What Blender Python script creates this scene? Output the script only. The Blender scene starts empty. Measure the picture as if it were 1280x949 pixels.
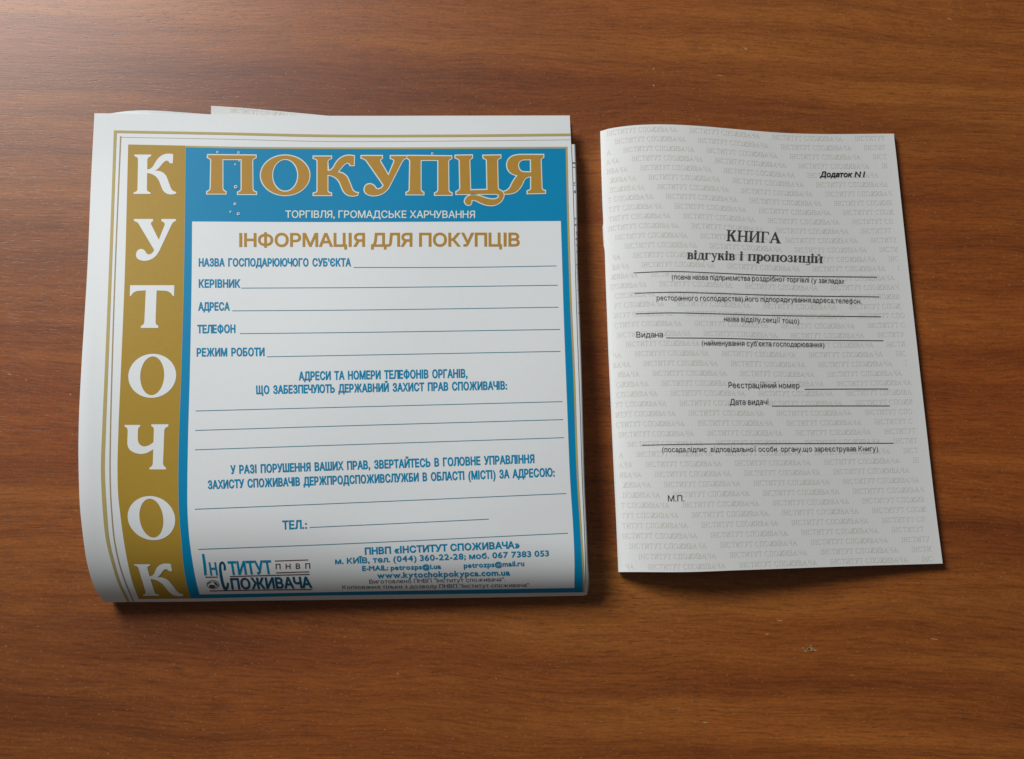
import bpy, bmesh, math, random
import numpy as np
from mathutils import Matrix, Vector
from mathutils.geometry import tessellate_polygon, delaunay_2d_cdt
random.seed(7)
rng = np.random.default_rng(5)
scn = bpy.context.scene
COL = scn.collection

# ------------------------------------------------------------------ camera
FPX, TILT, ROLL, D = 1040.0, math.radians(10.5), math.radians(5.0), 0.385
cam = bpy.data.cameras.new('camera')
cam.sensor_width = 36.0
cam.lens = FPX / 1280.0 * 36.0
cam.clip_start = 0.01
cam.clip_end = 50
cam_o = bpy.data.objects.new('camera', cam)
COL.objects.link(cam_o)
cam_o.matrix_world = Matrix.Translation((0, 0, D)) @ Matrix.Rotation(TILT, 4, 'X') @ Matrix.Rotation(ROLL, 4, 'Z')
scn.camera = cam_o

# ------------------------------------------------------------------ light
wld = bpy.data.worlds.new('World')
scn.world = wld
wld.use_nodes = True
bg = wld.node_tree.nodes['Background']
bg.inputs[0].default_value = (1.0, 0.98, 0.96, 1)
bg.inputs[1].default_value = 0.08

def area(name, az, el, dist, sx, sy, power, col):
    l = bpy.data.lights.new(name, 'AREA')
    l.shape = 'RECTANGLE'
    l.size, l.size_y = sx, sy
    l.energy = power
    l.color = col
    o = bpy.data.objects.new(name, l)
    COL.objects.link(o)
    a, e = math.radians(az), math.radians(el)
    p = Vector((math.cos(a) * math.cos(e), math.sin(a) * math.cos(e), math.sin(e))) * dist
    o.location = p
    o.rotation_euler = (-p).to_track_quat('-Z', 'Y').to_euler()
    return o
area('window_light', 134, 27, 2.8, 1.25, 0.9, 108, (1.0, 0.995, 0.985))
scn.view_settings.view_transform = 'Standard'
scn.view_settings.look = 'None'
scn.view_settings.exposure = 0.0
scn.view_settings.gamma = 1.0
scn.view_settings.use_curve_mapping = False

# ------------------------------------------------------------------ materials
def mat(name, col, rough=0.6, spec=0.4, coat=0.0, coat_r=0.3, var=0.03, vscale=400, bump=0.0, metallic=0.0):
    m = bpy.data.materials.new(name)
    m.use_nodes = True
    nt = m.node_tree
    b = nt.nodes['Principled BSDF']
    b.inputs['Roughness'].default_value = rough
    b.inputs['Specular IOR Level'].default_value = spec
    b.inputs['Coat Weight'].default_value = coat
    b.inputs['Coat Roughness'].default_value = coat_r
    b.inputs['Metallic'].default_value = metallic
    tc = nt.nodes.new('ShaderNodeTexCoord')
    nz = nt.nodes.new('ShaderNodeTexNoise')
    nz.inputs['Scale'].default_value = vscale
    nz.inputs['Detail'].default_value = 4
    nt.links.new(tc.outputs['Object'], nz.inputs['Vector'])
    mx = nt.nodes.new('ShaderNodeMix')
    mx.data_type = 'RGBA'
    mx.inputs[6].default_value = tuple(max(0, c * (1 - var)) for c in col) + (1,)
    mx.inputs[7].default_value = tuple(min(1, c * (1 + var)) for c in col) + (1,)
    nt.links.new(nz.outputs['Fac'], mx.inputs[0])
    nt.links.new(mx.outputs[2], b.inputs['Base Color'])
    if bump:
        bp = nt.nodes.new('ShaderNodeBump')
        bp.inputs['Strength'].default_value = bump
        bp.inputs['Distance'].default_value = 0.0002
        nt.links.new(nz.outputs['Fac'], bp.inputs['Height'])
        nt.links.new(bp.outputs[0], b.inputs['Normal'])
    return m

GL = dict(rough=0.5, spec=0.17)
M_poster = mat('poster_paper', (0.76, 0.79, 0.80), var=0.02, **GL)
M_gold = mat('gold_ink', (0.40, 0.255, 0.035), var=0.05, **GL)
M_goldline = mat('gold_line_ink', (0.46, 0.37, 0.14), var=0.05, **GL)
M_fine = mat('thin_line_ink', (0.36, 0.28, 0.16), var=0.05, **GL)
M_title = mat('title_gold_ink', (0.44, 0.245, 0.04), var=0.05, **GL)
M_blue = mat('blue_ink', (0.0, 0.235, 0.46), var=0.03, **GL)
M_bluetext = mat('blue_text_ink', (0.0, 0.235, 0.43), var=0.03, **GL)
M_rule = mat('rule_ink', (0.05, 0.22, 0.32), var=0.03, **GL)
M_pale = mat('pale_outline_ink', (0.70, 0.76, 0.70), var=0.02, **GL)
M_whiteink = mat('white_letter_ink', (0.76, 0.79, 0.80), var=0.02, **GL)
M_maroon = mat('maroon_ink', (0.10, 0.03, 0.025), **GL)
M_navy = mat('navy_ink', (0.004, 0.09, 0.17), **GL)
M_dark = mat('dark_ink', (0.05, 0.048, 0.05), rough=0.6)
M_faint = mat('faded_ink', (0.16, 0.15, 0.15), rough=0.6)
M_black = mat('black_ink', (0.02, 0.02, 0.022), rough=0.6)
M_book = mat('booklet_paper', (0.715, 0.73, 0.72), rough=0.75, spec=0.25, var=0.035, vscale=900, bump=0.15)
M_page = mat('page_paper', (0.72, 0.72, 0.68), rough=0.8, spec=0.2)
M_mark = mat('watermark_ink', (0.625, 0.625, 0.55), rough=0.75, spec=0.25, var=0.12, vscale=2500)
M_tint = mat('watermark_tint', (0.645, 0.665, 0.625), rough=0.75, spec=0.25, var=0.05, vscale=900)
M_steel = mat('staple_steel', (0.62, 0.62, 0.60), rough=0.35, metallic=0.9)
M_scr = mat('scratch_pale', (0.50, 0.30, 0.16), rough=0.7)
M_dent = mat('dent_pale', (0.30, 0.20, 0.08), rough=0.8)

def wood_mat():
    m = bpy.data.materials.new('desk_wood')
    m.use_nodes = True
    nt = m.node_tree
    N, L = nt.nodes, nt.links
    b = N['Principled BSDF']
    tc = N.new('ShaderNodeTexCoord')
    rot = N.new('ShaderNodeMapping')
    rot.inputs['Rotation'].default_value = (0, 0, math.radians(-3.0))
    L.new(tc.outputs['Object'], rot.inputs[0])
    def noise(sx, sy, scale=1.0, detail=3, rough=0.5, dist=0.0, src=None, off=(0, 0, 0)):
        mp = N.new('ShaderNodeMapping')
        mp.inputs['Scale'].default_value = (sx, sy, 1)
        mp.inputs['Location'].default_value = off
        L.new(src or rot.outputs[0], mp.inputs[0])
        n = N.new('ShaderNodeTexNoise')
        n.inputs['Scale'].default_value = scale
        n.inputs['Detail'].default_value = detail
        n.inputs['Roughness'].default_value = rough
        n.inputs['Distortion'].default_value = dist
        L.new(mp.outputs[0], n.inputs['Vector'])
        return n.outputs['Fac']
    def ramp(fac, stops):
        r = N.new('ShaderNodeValToRGB')
        el = r.color_ramp.elements
        while len(el) < len(stops):
            el.new(0.5)
        for e, (p, c) in zip(el, stops):
            e.position = p
            e.color = tuple(c) + (1,) if len(c) == 3 else c
        L.new(fac, r.inputs[0])
        return r.outputs[0]
    def mixc(kind, fac, a, bb):
        x = N.new('ShaderNodeMix')
        x.data_type = 'RGBA'
        x.blend_type = kind
        if isinstance(fac, float):
            x.inputs[0].default_value = fac
        else:
            L.new(fac, x.inputs[0])
        L.new(a, x.inputs[6])
        if isinstance(bb, tuple):
            x.inputs[7].default_value = bb + (1,)
        else:
            L.new(bb, x.inputs[7])
        return x.outputs[2]
    # gentle waviness of the grain direction
    wob = noise(5.0, 9.0, 1.0, 2)
    wm = N.new('ShaderNodeMath'); wm.operation = 'MULTIPLY_ADD'
    wm.inputs[1].default_value = 0.030; wm.inputs[2].default_value = -0.015
    L.new(wob, wm.inputs[0])
    cmb = N.new('ShaderNodeCombineXYZ')
    L.new(wm.outputs[0], cmb.inputs[1])
    va = N.new('ShaderNodeVectorMath'); va.operation = 'ADD'
    L.new(rot.outputs[0], va.inputs[0]); L.new(cmb.outputs[0], va.inputs[1])
    W = va.outputs[0]
    broad = noise(2.2, 26, 1.0, 3, 0.55, 0.2, W)
    base = ramp(broad, [(0.30, (0.160, 0.037, 0.0055)), (0.45, (0.235, 0.062, 0.0090)), (0.58, (0.292, 0.086, 0.0130)), (0.72, (0.352, 0.119, 0.0200))])
    bands = noise(5.0, 130, 1.0, 4, 0.6, 0.3, W, (3, 7, 0))
    bcol = ramp(bands, [(0.3, (0.68, 0.63, 0.59)), (0.5, (0.97, 0.97, 0.97)), (0.7, (1.13, 1.16, 1.18))])
    c = mixc('MULTIPLY', 0.75, base, bcol)
    hue = noise(3, 7, 1.0, 2, 0.5, 0.0, W, (11, 2, 0))
    c = mixc('MULTIPLY', 0.8, c, ramp(hue, [(0.3, (1.07, 0.92, 0.80)), (0.7, (0.95, 1.08, 1.16))]))
    fine = noise(70, 900, 1.0, 3, 0.6, 0.0, W, (1, 5, 0))
    c = mixc('MULTIPLY', 0.8, c, ramp(fine, [(0.33, (0.68, 0.64, 0.60)), (0.5, (1, 1, 1)), (0.68, (1.2, 1.21, 1.24))]))
    # fine granular mottling of the wood colour
    mot = noise(420, 900, 1.0, 4, 0.7, 0.0, W, (2, 9, 0))
    c = mixc('MULTIPLY', 0.7, c, ramp(mot, [(0.33, (0.80, 0.79, 0.76)), (0.67, (1.19, 1.20, 1.24))]))
    # dark pores: short thin dashes, thicker in some zones
    pore = noise(170, 1500, 1.0, 2, 0.5, 0.0, W, (4, 4, 0))
    zone = noise(9, 34, 1.0, 2, 0.5, 0.0, W, (8, 1, 0))
    pz = N.new('ShaderNodeMath'); pz.operation = 'MULTIPLY_ADD'; pz.inputs[1].default_value = 0.22
    L.new(zone, pz.inputs[0]); L.new(pore, pz.inputs[2])
    pr = N.new('ShaderNodeMapRange'); pr.inputs[1].default_value = 0.735; pr.inputs[2].default_value = 0.81
    L.new(pz.outputs[0], pr.inputs[0])
    c = mixc('MIX', 0.0, c, c) if False else c
    pf = N.new('ShaderNodeMath'); pf.operation = 'MULTIPLY'; pf.inputs[1].default_value = 0.5
    L.new(pr.outputs[0], pf.inputs[0])
    c = mixc('MIX', pf.outputs[0], c, (0.055, 0.018, 0.008))
    # pale flecks
    fl = noise(700, 1100, 1.0, 1, 0.5, 0.0, W, (6, 3, 0))
    fr = N.new('ShaderNodeMapRange'); fr.inputs[1].default_value = 0.66; fr.inputs[2].default_value = 0.76
    L.new(fl, fr.inputs[0])
    ff = N.new('ShaderNodeMath'); ff.operation = 'MULTIPLY'; ff.inputs[1].default_value = 0.3
    L.new(fr.outputs[0], ff.inputs[0])
    c = mixc('MIX', ff.outputs[0], c, (0.50, 0.30, 0.15))
    L.new(c, b.inputs['Base Color'])
    b.inputs['Roughness'].default_value = 0.45
    b.inputs['Specular IOR Level'].default_value = 0.5
    hm = N.new('ShaderNodeMath'); hm.operation = 'MULTIPLY_ADD'; hm.inputs[1].default_value = -1.0
    L.new(pr.outputs[0], hm.inputs[0]); L.new(fine, hm.inputs[2])
    bp = N.new('ShaderNodeBump')
    bp.inputs['Strength'].default_value = 0.3
    bp.inputs['Distance'].default_value = 0.00012
    L.new(hm.outputs[0], bp.inputs['Height'])
    L.new(bp.outputs[0], b.inputs['Normal'])
    return m
M_wood = wood_mat()

# ------------------------------------------------------------------ helpers
def tag(o, label=None, cat=None, kind=None, group=None):
    for k, v in (('label', label), ('category', cat), ('kind', kind), ('group', group)):
        if v:
            o[k] = v
def empty(name, loc, label, cat):
    o = bpy.data.objects.new(name, None)
    o.location = loc
    o.empty_display_size = 0.02
    COL.objects.link(o)
    tag(o, label, cat)
    return o
def origin(p):
    v = Vector((0, 0, 0))
    while p:
        v = v + p.location
        p = p.parent
    return v
def obj(name, verts, faces, m, parent=None, smooth=False):
    me = bpy.data.meshes.new(name)
    o = bpy.data.objects.new(name, me)
    off = origin(parent)
    v = np.asarray(verts, float) - np.array(off)
    me.from_pydata(v.tolist(), [], [list(map(int, f)) for f in faces])
    me.materials.append(m)
    if smooth:
        me.polygons.foreach_set('use_smooth', [True] * len(me.polygons))
    COL.objects.link(o)
    if parent:
        o.parent = parent
    return o

CT, ST, CR, SR = math.cos(TILT), math.sin(TILT), math.cos(ROLL), math.sin(ROLL)
def place(P, z):
    """photo measurement (x, y) on a sheet lying z metres above the desk -> point in the room"""
    P = np.asarray(P, float)
    x = (P[:, 0] - 640) / FPX
    y = -(P[:, 1] - 474.5) / FPX
    x, y = CR * x - SR * y, SR * x + CR * y
    d = np.stack([x, ST + y * CT, -CT + y * ST], 1)
    t = (D - z) / -d[:, 2]
    W = d * t[:, None]
    W[:, 2] = z
    return W
class Sheet:
    def __init__(s, zf):
        s.zf = zf
    def at(s, P, off=0.0):
        P = np.asarray(P, float)
        W = place(P, s.zf(P[:, 0], P[:, 1]))
        if off:
            W = W + s.normal(P) * off
        return W
    def normal(s, P):
        e = 0.4
        a = place(P + [e, 0], s.zf(P[:, 0] + e, P[:, 1])) - place(P - [e, 0], s.zf(P[:, 0] - e, P[:, 1]))
        b = place(P + [0, e], s.zf(P[:, 0], P[:, 1] + e)) - place(P - [0, e], s.zf(P[:, 0], P[:, 1] - e))
        n = np.cross(b, a)
        n[n[:, 2] < 0] *= -1
        return n / np.linalg.norm(n, axis=1)[:, None]
def pl(pts, axis, lin=False):
    """edge polyline as function of y (axis=1) or x (axis=0), smooth cubic"""
    p = np.array(sorted(pts, key=lambda q: q[axis]), float)
    t, v = p[:, axis], p[:, 1 - axis]
    if len(t) < 3 or lin:
        return lambda q: np.interp(q, t, v)
    sl = np.gradient(v, t)
    def f(q):
        q = np.clip(np.asarray(q, float), t[0], t[-1])
        i = np.clip(np.searchsorted(t, q) - 1, 0, len(t) - 2)
        h = t[i + 1] - t[i]
        s = (q - t[i]) / h
        return ((2 * s**3 - 3 * s**2 + 1) * v[i] + (s**3 - 2 * s**2 + s) * h * sl[i] + (-2 * s**3 + 3 * s**2) * v[i + 1] + (s**3 - s**2) * h * sl[i + 1])
    return f
def coons(Lf, Rf, Tf, Bf, us, vs):
    """patch between left/right edges x(y) and top/bottom edges y(x)"""
    def corner(xf, yf, x0):
        x = x0
        for _ in range(12):
            y = float(yf(x)); x = float(xf(y))
        return np.array([x, y])
    TL, TR = corner(Lf, Tf, 100), corner(Rf, Tf, 1200)
    BL, BR = corner(Lf, Bf, 100), corner(Rf, Bf, 1200)
    u, v = np.meshgrid(us, vs)
    def top(u): x = TL[0] + (TR[0] - TL[0]) * u; return np.stack([x, Tf(x)], -1)
    def bot(u): x = BL[0] + (BR[0] - BL[0]) * u; return np.stack([x, Bf(x)], -1)
    def lef(v): y = TL[1] + (BL[1] - TL[1]) * v; return np.stack([Lf(y), y], -1)
    def rig(v): y = TR[1] + (BR[1] - TR[1]) * v; return np.stack([Rf(y), y], -1)
    U, V = u[..., None], v[..., None]
    return ((1 - V) * top(u) + V * bot(u) + (1 - U) * lef(v) + U * rig(v)
            - ((1 - U) * (1 - V) * TL + U * (1 - V) * TR + (1 - U) * V * BL + U * V * BR))
def grid_faces(nr, nc, base=0):
    f = []
    for r in range(nr - 1):
        for c in range(nc - 1):
            a = base + r * nc + c
            f.append((a, a + nc, a + nc + 1, a + 1))
    return f
def slab(name, G, m, parent, th=0.00014, smooth=True):
    """thin sheet of paper from a grid of top points G[r, c, 3]"""
    nr, nc = G.shape[:2]
    du = np.gradient(G, axis=1); dv = np.gradient(G, axis=0)
    n = np.cross(dv, du)
    n /= np.maximum(np.linalg.norm(n, axis=2), 1e-12)[..., None]
    B = G - n * th if n[nr // 3, nc // 2, 2] > 0 else G + n * th
    V = np.concatenate([G.reshape(-1, 3), B.reshape(-1, 3)])
    k = nr * nc
    F = grid_faces(nr, nc) + [tuple(reversed(f)) for f in grid_faces(nr, nc, k)]
    V = V.tolist()
    def side(idx):
        b0 = len(V)
        V.extend([V[i] for i in idx] + [V[i + k] for i in idx])
        q = len(idx)
        for a in range(q - 1):
            F.append((b0 + a, b0 + a + 1, b0 + q + a + 1, b0 + q + a))
    side([c for c in range(nc)]); side([(nr - 1) * nc + c for c in range(nc)])
    side([r * nc for r in range(nr)]); side([r * nc + nc - 1 for r in range(nr)])
    return obj(name, V, F, m, parent, smooth)

# ---- flat print: 2D polygons in photo measure, cut finely, laid on a sheet
class Ink:
    def __init__(s):
        s.v, s.f, s.lay = [], [], []
    def add(s, contours, layer=0):
        loops = [[Vector((p[0], p[1], 0)) for p in c] for c in contours]
        tris = tessellate_polygon(loops)
        b = len(s.v)
        for c in contours:
            s.v += [(p[0], p[1]) for p in c]
            s.lay += [layer] * len(c)
        s.f += [tuple(b + i for i in t) for t in tris]
    def fill(s, contours):
        """fill by winding number, so outlines may overlap themselves"""
        pts, loops = [], []
        for c in contours:
            q = [c[0]]
            for p in c[1:]:
                if abs(p[0] - q[-1][0]) + abs(p[1] - q[-1][1]) > 2e-3:
                    q.append(p)
            if len(q) < 3:
                continue
            loops.append(list(range(len(pts), len(pts) + len(q))))
            pts += [Vector((p[0], p[1])) for p in q]
        r = delaunay_2d_cdt(pts, [], loops, 0, 1e-5)
        V = np.array([v[:] for v in r[0]])
        T = np.array([f for f in r[2] if len(f) == 3])
        C = V[T].mean(1)
        wn = np.zeros(len(C))
        A = np.array([p[:] for p in pts])
        for lp in loops:
            a = A[lp]; b = np.roll(a, -1, 0)
            ay, by = a[:, 1][None], b[:, 1][None]
            cross = (b[:, 0] - a[:, 0])[None] * (C[:, 1:2] - ay) - (C[:, :1] - a[:, 0][None]) * (by - ay)
            wn += ((ay <= C[:, 1:2]) & (by > C[:, 1:2]) & (cross > 0)).sum(1) - ((ay > C[:, 1:2]) & (by <= C[:, 1:2]) & (cross < 0)).sum(1)
        s.raw(V.tolist(), T[wn != 0].tolist())
    def raw(s, P, F, layer=0):
        b = len(s.v)
        s.v += [tuple(p) for p in P]; s.lay += [layer] * len(P)
        s.f += [tuple(b + i for i in f) for f in F]
    def build(s, name, sheet, off, m, parent, cut=None, cutx=None):
        if not s.f:
            return None
        bm = bmesh.new()
        vs = [bm.verts.new((x, y, l)) for (x, y), l in zip(s.v, s.lay)]
        for f in s.f:
            try:
                bm.faces.new([vs[i] for i in f])
            except ValueError:
                pass
        P = np.array(s.v)
        if cut:
            y0, y1 = P[:, 1].min(), P[:, 1].max()
            y = math.floor(y0 / cut) * cut + cut
            while y < y1:
                bmesh.ops.bisect_plane(bm, geom=bm.verts[:] + bm.edges[:] + bm.faces[:], plane_co=(0, y, 0), plane_no=(0, 1, 0), dist=1e-5)
                y += cut if y < 725 else cut * 0.4
        if cutx:
            x0, x1 = P[:, 0].min(), P[:, 0].max()
            x = math.floor(x0 / cutx) * cutx + cutx
            while x < x1:
                bmesh.ops.bisect_plane(bm, geom=bm.verts[:] + bm.edges[:] + bm.faces[:], plane_co=(x, 0, 0), plane_no=(1, 0, 0), dist=1e-5)
                x += cutx
        bm.verts.ensure_lookup_table()
        Q = np.array([v.co[:] for v in bm.verts])
        idx = {v: i for i, v in enumerate(bm.verts)}
        F = [[idx[v] for v in f.verts] for f in bm.faces]
        W = sheet.at(Q[:, :2])
        Nn = sheet.normal(Q[:, :2])
        W = W + Nn * (off + Q[:, 2] * 0.000012)[:, None]
        bm.free()
        # face up
        FF = []
        for f in F:
            a, b, c = W[f[0]], W[f[1]], W[f[2]]
            FF.append(f if np.cross(b - a, c - a)[2] >= 0 else f[::-1])
        return obj(name, W, FF, m, parent)

_tc = {}
def inside(p, c):
    r = False
    for (x0, y0), (x1, y1) in zip(c, c[1:] + c[:1]):
        if (y0 > p[1]) != (y1 > p[1]) and p[0] < (x1 - x0) * (p[1] - y0) / (y1 - y0) + x0:
            r = not r
    return r
def sarea(c):
    return 0.5 * sum(a[0] * b[1] - b[0] * a[1] for a, b in zip(c, c[1:] + c[:1]))
def glyph_groups(ch):
    """outlines of one character of the built-in face: [[outer, hole, ...], ...]"""
    if ch in _tc:
        return _tc[ch]
    c = bpy.data.curves.new('lettering', 'FONT')
    c.body = ch
    o = bpy.data.objects.new('lettering', c)
    COL.objects.link(o)
    bpy.context.view_layer.update()
    dg = bpy.context.evaluated_depsgraph_get()
    cu = o.evaluated_get(dg).to_curve(dg)
    cs = []
    for sp in cu.splines:
        pts = []
        bp = list(sp.bezier_points)
        if not bp:
            pts = [(p.co.x, p.co.y) for p in sp.points]
        for a, b in zip(bp, bp[1:] + bp[:1]):
            p0, p1, p2, p3 = a.co, a.handle_right, b.co, b.handle_left
            straight = (p1 - p0).cross(p2 - p0).length < 1e-5 and (p3 - p0).cross(p2 - p0).length < 1e-5
            n = 1 if straight else 4
            for k in range(n):
                t = k / n
                q = p0 * (1 - t)**3 + 3 * p1 * t * (1 - t)**2 + 3 * p3 * t * t * (1 - t) + p2 * t**3
                pts.append((q.x, q.y))
        if len(pts) > 2:
            cs.append(pts)
    o.to_curve_clear()
    bpy.data.objects.remove(o); bpy.data.curves.remove(c)
    cs.sort(key=lambda c: -abs(sarea(c)))
    groups = []
    if cs:
        sg = 1 if sarea(cs[0]) > 0 else -1
        for c in cs:
            if sarea(c) * sg > 0:
                groups.append([c])
        for c in cs:
            if sarea(c) * sg < 0:
                for g in reversed(groups):
                    if abs(sarea(g[0])) > abs(sarea(c)) and inside(c[0], g[0]):
                        g.append(c); break
    _tc[ch] = groups
    return groups
def extent(ch):
    xs = [p[0] for g in glyph_groups(ch) for p in g[0]]
    return min(xs), max(xs)
CAP = max(p[1] for p in glyph_groups('Н')[0][0])
LATCAP = max(p[1] for p in glyph_groups('E')[0][0])
def text_ink(txt, p0, p1, cap, up=None, bow=0.0, weight=0.0, spc=1.0, spw=1.0, shear=0.0, ink=None, layer=0, thin=0.10):
    """line of lettering from baseline point p0 to p1, capital height cap; weight (photo measure) thickens the strokes"""
    out, x = [], 0.0
    for ch in txt:
        if ch == ' ':
            x += 0.26 * spw; continue
        if ch in 'ІЇ':                               # plain upright bar without feet
            w = thin
            gs = [[[(0, 0), (w, 0), (w, CAP), (0, CAP)]]]
            if ch == 'Ї':
                for dx in (-0.09, w - 0.01):
                    gs.append([[(dx, CAP + 0.07), (dx + w, CAP + 0.07), (dx + w, CAP + 0.17), (dx, CAP + 0.17)]])
            out.append((x + 0.07 * spc, gs)); x += w + 0.15 * spc
            continue
        gs = glyph_groups(ch)
        a, b = extent(ch)
        side = 0.06 if ch not in 'АТУХЛДЧатухлдv' else 0.028
        k = CAP / LATCAP if (ord(ch) < 128 and ch.isalnum()) else 1.0
        out.append((x + side * spc - a * k, [[[(p[0] * k, p[1] * k) for p in c] for c in g] for g in gs]))
        x += (b - a) * k + 2 * side * spc
    lo = min(dx + p[0] for dx, gs in out for g in gs for p in g[0])
    hi = max(dx + p[0] for dx, gs in out for g in gs for p in g[0])
    p0, p1 = np.array(p0, float), np.array(p1, float)
    d = p1 - p0
    up = np.array([d[1], -d[0]]) / np.linalg.norm(d) * cap if up is None else np.array(up, float)
    ink = ink or Ink()
    for dx, gs in out:
        cc = []
        for g in gs:
            for hi_, c in enumerate(g):
                P = np.array(c, float)
                s = (P[:, 0] + dx - lo) / (hi - lo)
                t = P[:, 1] / CAP
                Q = p0 + s[:, None] * d + t[:, None] * up
                Q[:, 0] += t * cap * shear
                Q[:, 1] -= bow * 4 * s * (1 - s)
                Q = Q.tolist()
                if weight:
                    Q = grow(Q, weight / 2 if hi_ == 0 else -weight / 2)
                # same turning sense for every outer outline
                if (sarea(Q) > 0) == (hi_ > 0):
                    Q = Q[::-1]
                cc.append(Q)
        ink.fill(cc)
    return ink
def rule_ink(pts, w=0.9, ink=None, n=40):
    f = pl(pts, 0)
    xs = np.linspace(pts[0][0], pts[-1][0], n)
    ys = f(xs)
    ink = ink or Ink()
    P = [(x, y - w / 2) for x, y in zip(xs, ys)] + [(x, y + w / 2) for x, y in zip(xs, ys)]
    ink.raw(P, [(i, i + 1, n + i + 1, n + i) for i in range(n - 1)])
    return ink
def path(s, n=7):
    """'M x,y L x,y Q cx,cy x,y' -> list of contours"""
    tok = s.replace(',', ' ').split()
    out, cur, i, cmd = [], [], 0, ''
    while i < len(tok):
        if tok[i] in 'MLQZ':
            cmd = tok[i]; i += 1
            if cmd == 'Z':
                out.append(cur); cur = []
            continue
        if cmd in 'ML':
            cur.append((float(tok[i]), float(tok[i + 1]))); i += 2
        else:
            a = cur[-1]; c = (float(tok[i]), float(tok[i + 1])); b = (float(tok[i + 2]), float(tok[i + 3])); i += 4
            for k in range(1, n + 1):
                t = k / n
                cur.append(((1 - t)**2 * a[0] + 2 * t * (1 - t) * c[0] + t * t * b[0], (1 - t)**2 * a[1] + 2 * t * (1 - t) * c[1] + t * t * b[1]))
    if cur:
        out.append(cur)
    return out
def ell(cx, cy, rx, ry, n=48):
    return [(cx + rx * math.cos(2 * math.pi * i / n), cy + ry * math.sin(2 * math.pi * i / n)) for i in range(n)]
def grow(c, d):
    """offset a contour outward (d > 0)"""
    p = np.array(c, float)
    keep = [0]
    for i in range(1, len(p)):
        if np.hypot(*(p[i] - p[keep[-1]])) > 0.05:
            keep.append(i)
    if np.hypot(*(p[keep[-1]] - p[0])) < 0.05:
        keep.pop()
    p = p[keep]
    x, y = p[:, 0], p[:, 1]
    area_ = 0.5 * np.sum(x * np.roll(y, -1) - np.roll(x, -1) * y)
    sgn = 1 if area_ > 0 else -1
    e1 = p - np.roll(p, 1, 0); e2 = np.roll(p, -1, 0) - p
    e1 /= np.linalg.norm(e1, axis=1)[:, None]; e2 /= np.linalg.norm(e2, axis=1)[:, None]
    n1 = np.stack([e1[:, 1], -e1[:, 0]], 1) * sgn; n2 = np.stack([e2[:, 1], -e2[:, 0]], 1) * sgn
    n = n1 + n2
    ln = np.maximum(np.sum(n * n, 1) / 2, 0.45)
    return (p + n / ln[:, None] * d).tolist()

# ================================================================== the desk
desk = empty('wooden_desk', (0, 0, 0), 'reddish brown wood grain desk top lying under both paper items', 'desk')
bm = bmesh.new()
bmesh.ops.create_cube(bm, size=1.0)
for v in bm.verts:
    v.co = Vector((v.co.x * 1.5 - 0.1, v.co.y * 0.9 + 0.02, v.co.z * 0.025 - 0.0125))
bmesh.ops.bevel(bm, geom=bm.edges[:], offset=0.0015, segments=2, affect='EDGES')
obj('desk_top', [v.co[:] for v in bm.verts], [[v.index for v in f.verts] for f in bm.faces], M_wood, desk)
bm.free()
flat = Sheet(lambda x, y: np.full(np.shape(x), 0.0))
def flake(name, cx, cy, lx, ly, ang, m, off=0.00006):
    n = 9
    c = []
    for i in range(n):
        a = 2 * math.pi * i / n
        r = random.uniform(0.65, 1.1)
        x, y = lx * r * math.cos(a), ly * r * math.sin(a)
        c.append((cx + x * math.cos(ang) - y * math.sin(ang), cy + x * math.sin(ang) + y * math.cos(ang)))
    k = Ink(); k.add([c])
    return k.build(name, flat, off, m, desk)
for (x, y, lx, ly, a) in [(932, 61, 5.0, 1.0, 0.6), (900, 95, 6.5, 0.6, 0.0), (881, 903, 6, 0.9, 0.1), (1065, 844, 6, 0.6, 0.0),
                          (959, 793, 4, 0.8, 0.1), (975, 776, 5, 0.8, -0.1), (1168, 799, 7, 0.8, 0.1), (817, 86, 2, 0.8, 0.2),
                          (817, 107, 1.5, 1.2, 0.2), (1187, 24, 5, 0.7, 0.2), (12, 468, 3, 0.9, 0.3), (33, 475, 2, 1, 0.9), (88, 493, 2, 1, 0.7),
                          (497, 842, 2.5, 0.8, 0.4), (620, 848, 2.5, 0.8, 0.7)]:
    flake('scratch', x, y, lx * 0.8, ly * 0.7, a, M_scr)
for dx, dy, a, b in ((0, 0, 4.5, 3.0), (7, 1.5, 3.0, 1.6), (-5.5, 2.6, 2.2, 1.3), (1.5, -4.5, 2.0, 1.1), (-8, -1.5, 1.6, 0.9)):
    flake('dent', 1012 + dx, 811.5 + dy, a, b, 0.1, M_dent)
flake('dent_hole', 1011.3, 811.5, 1.9, 1.2, 0.3, M_black, 0.00012)

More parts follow.
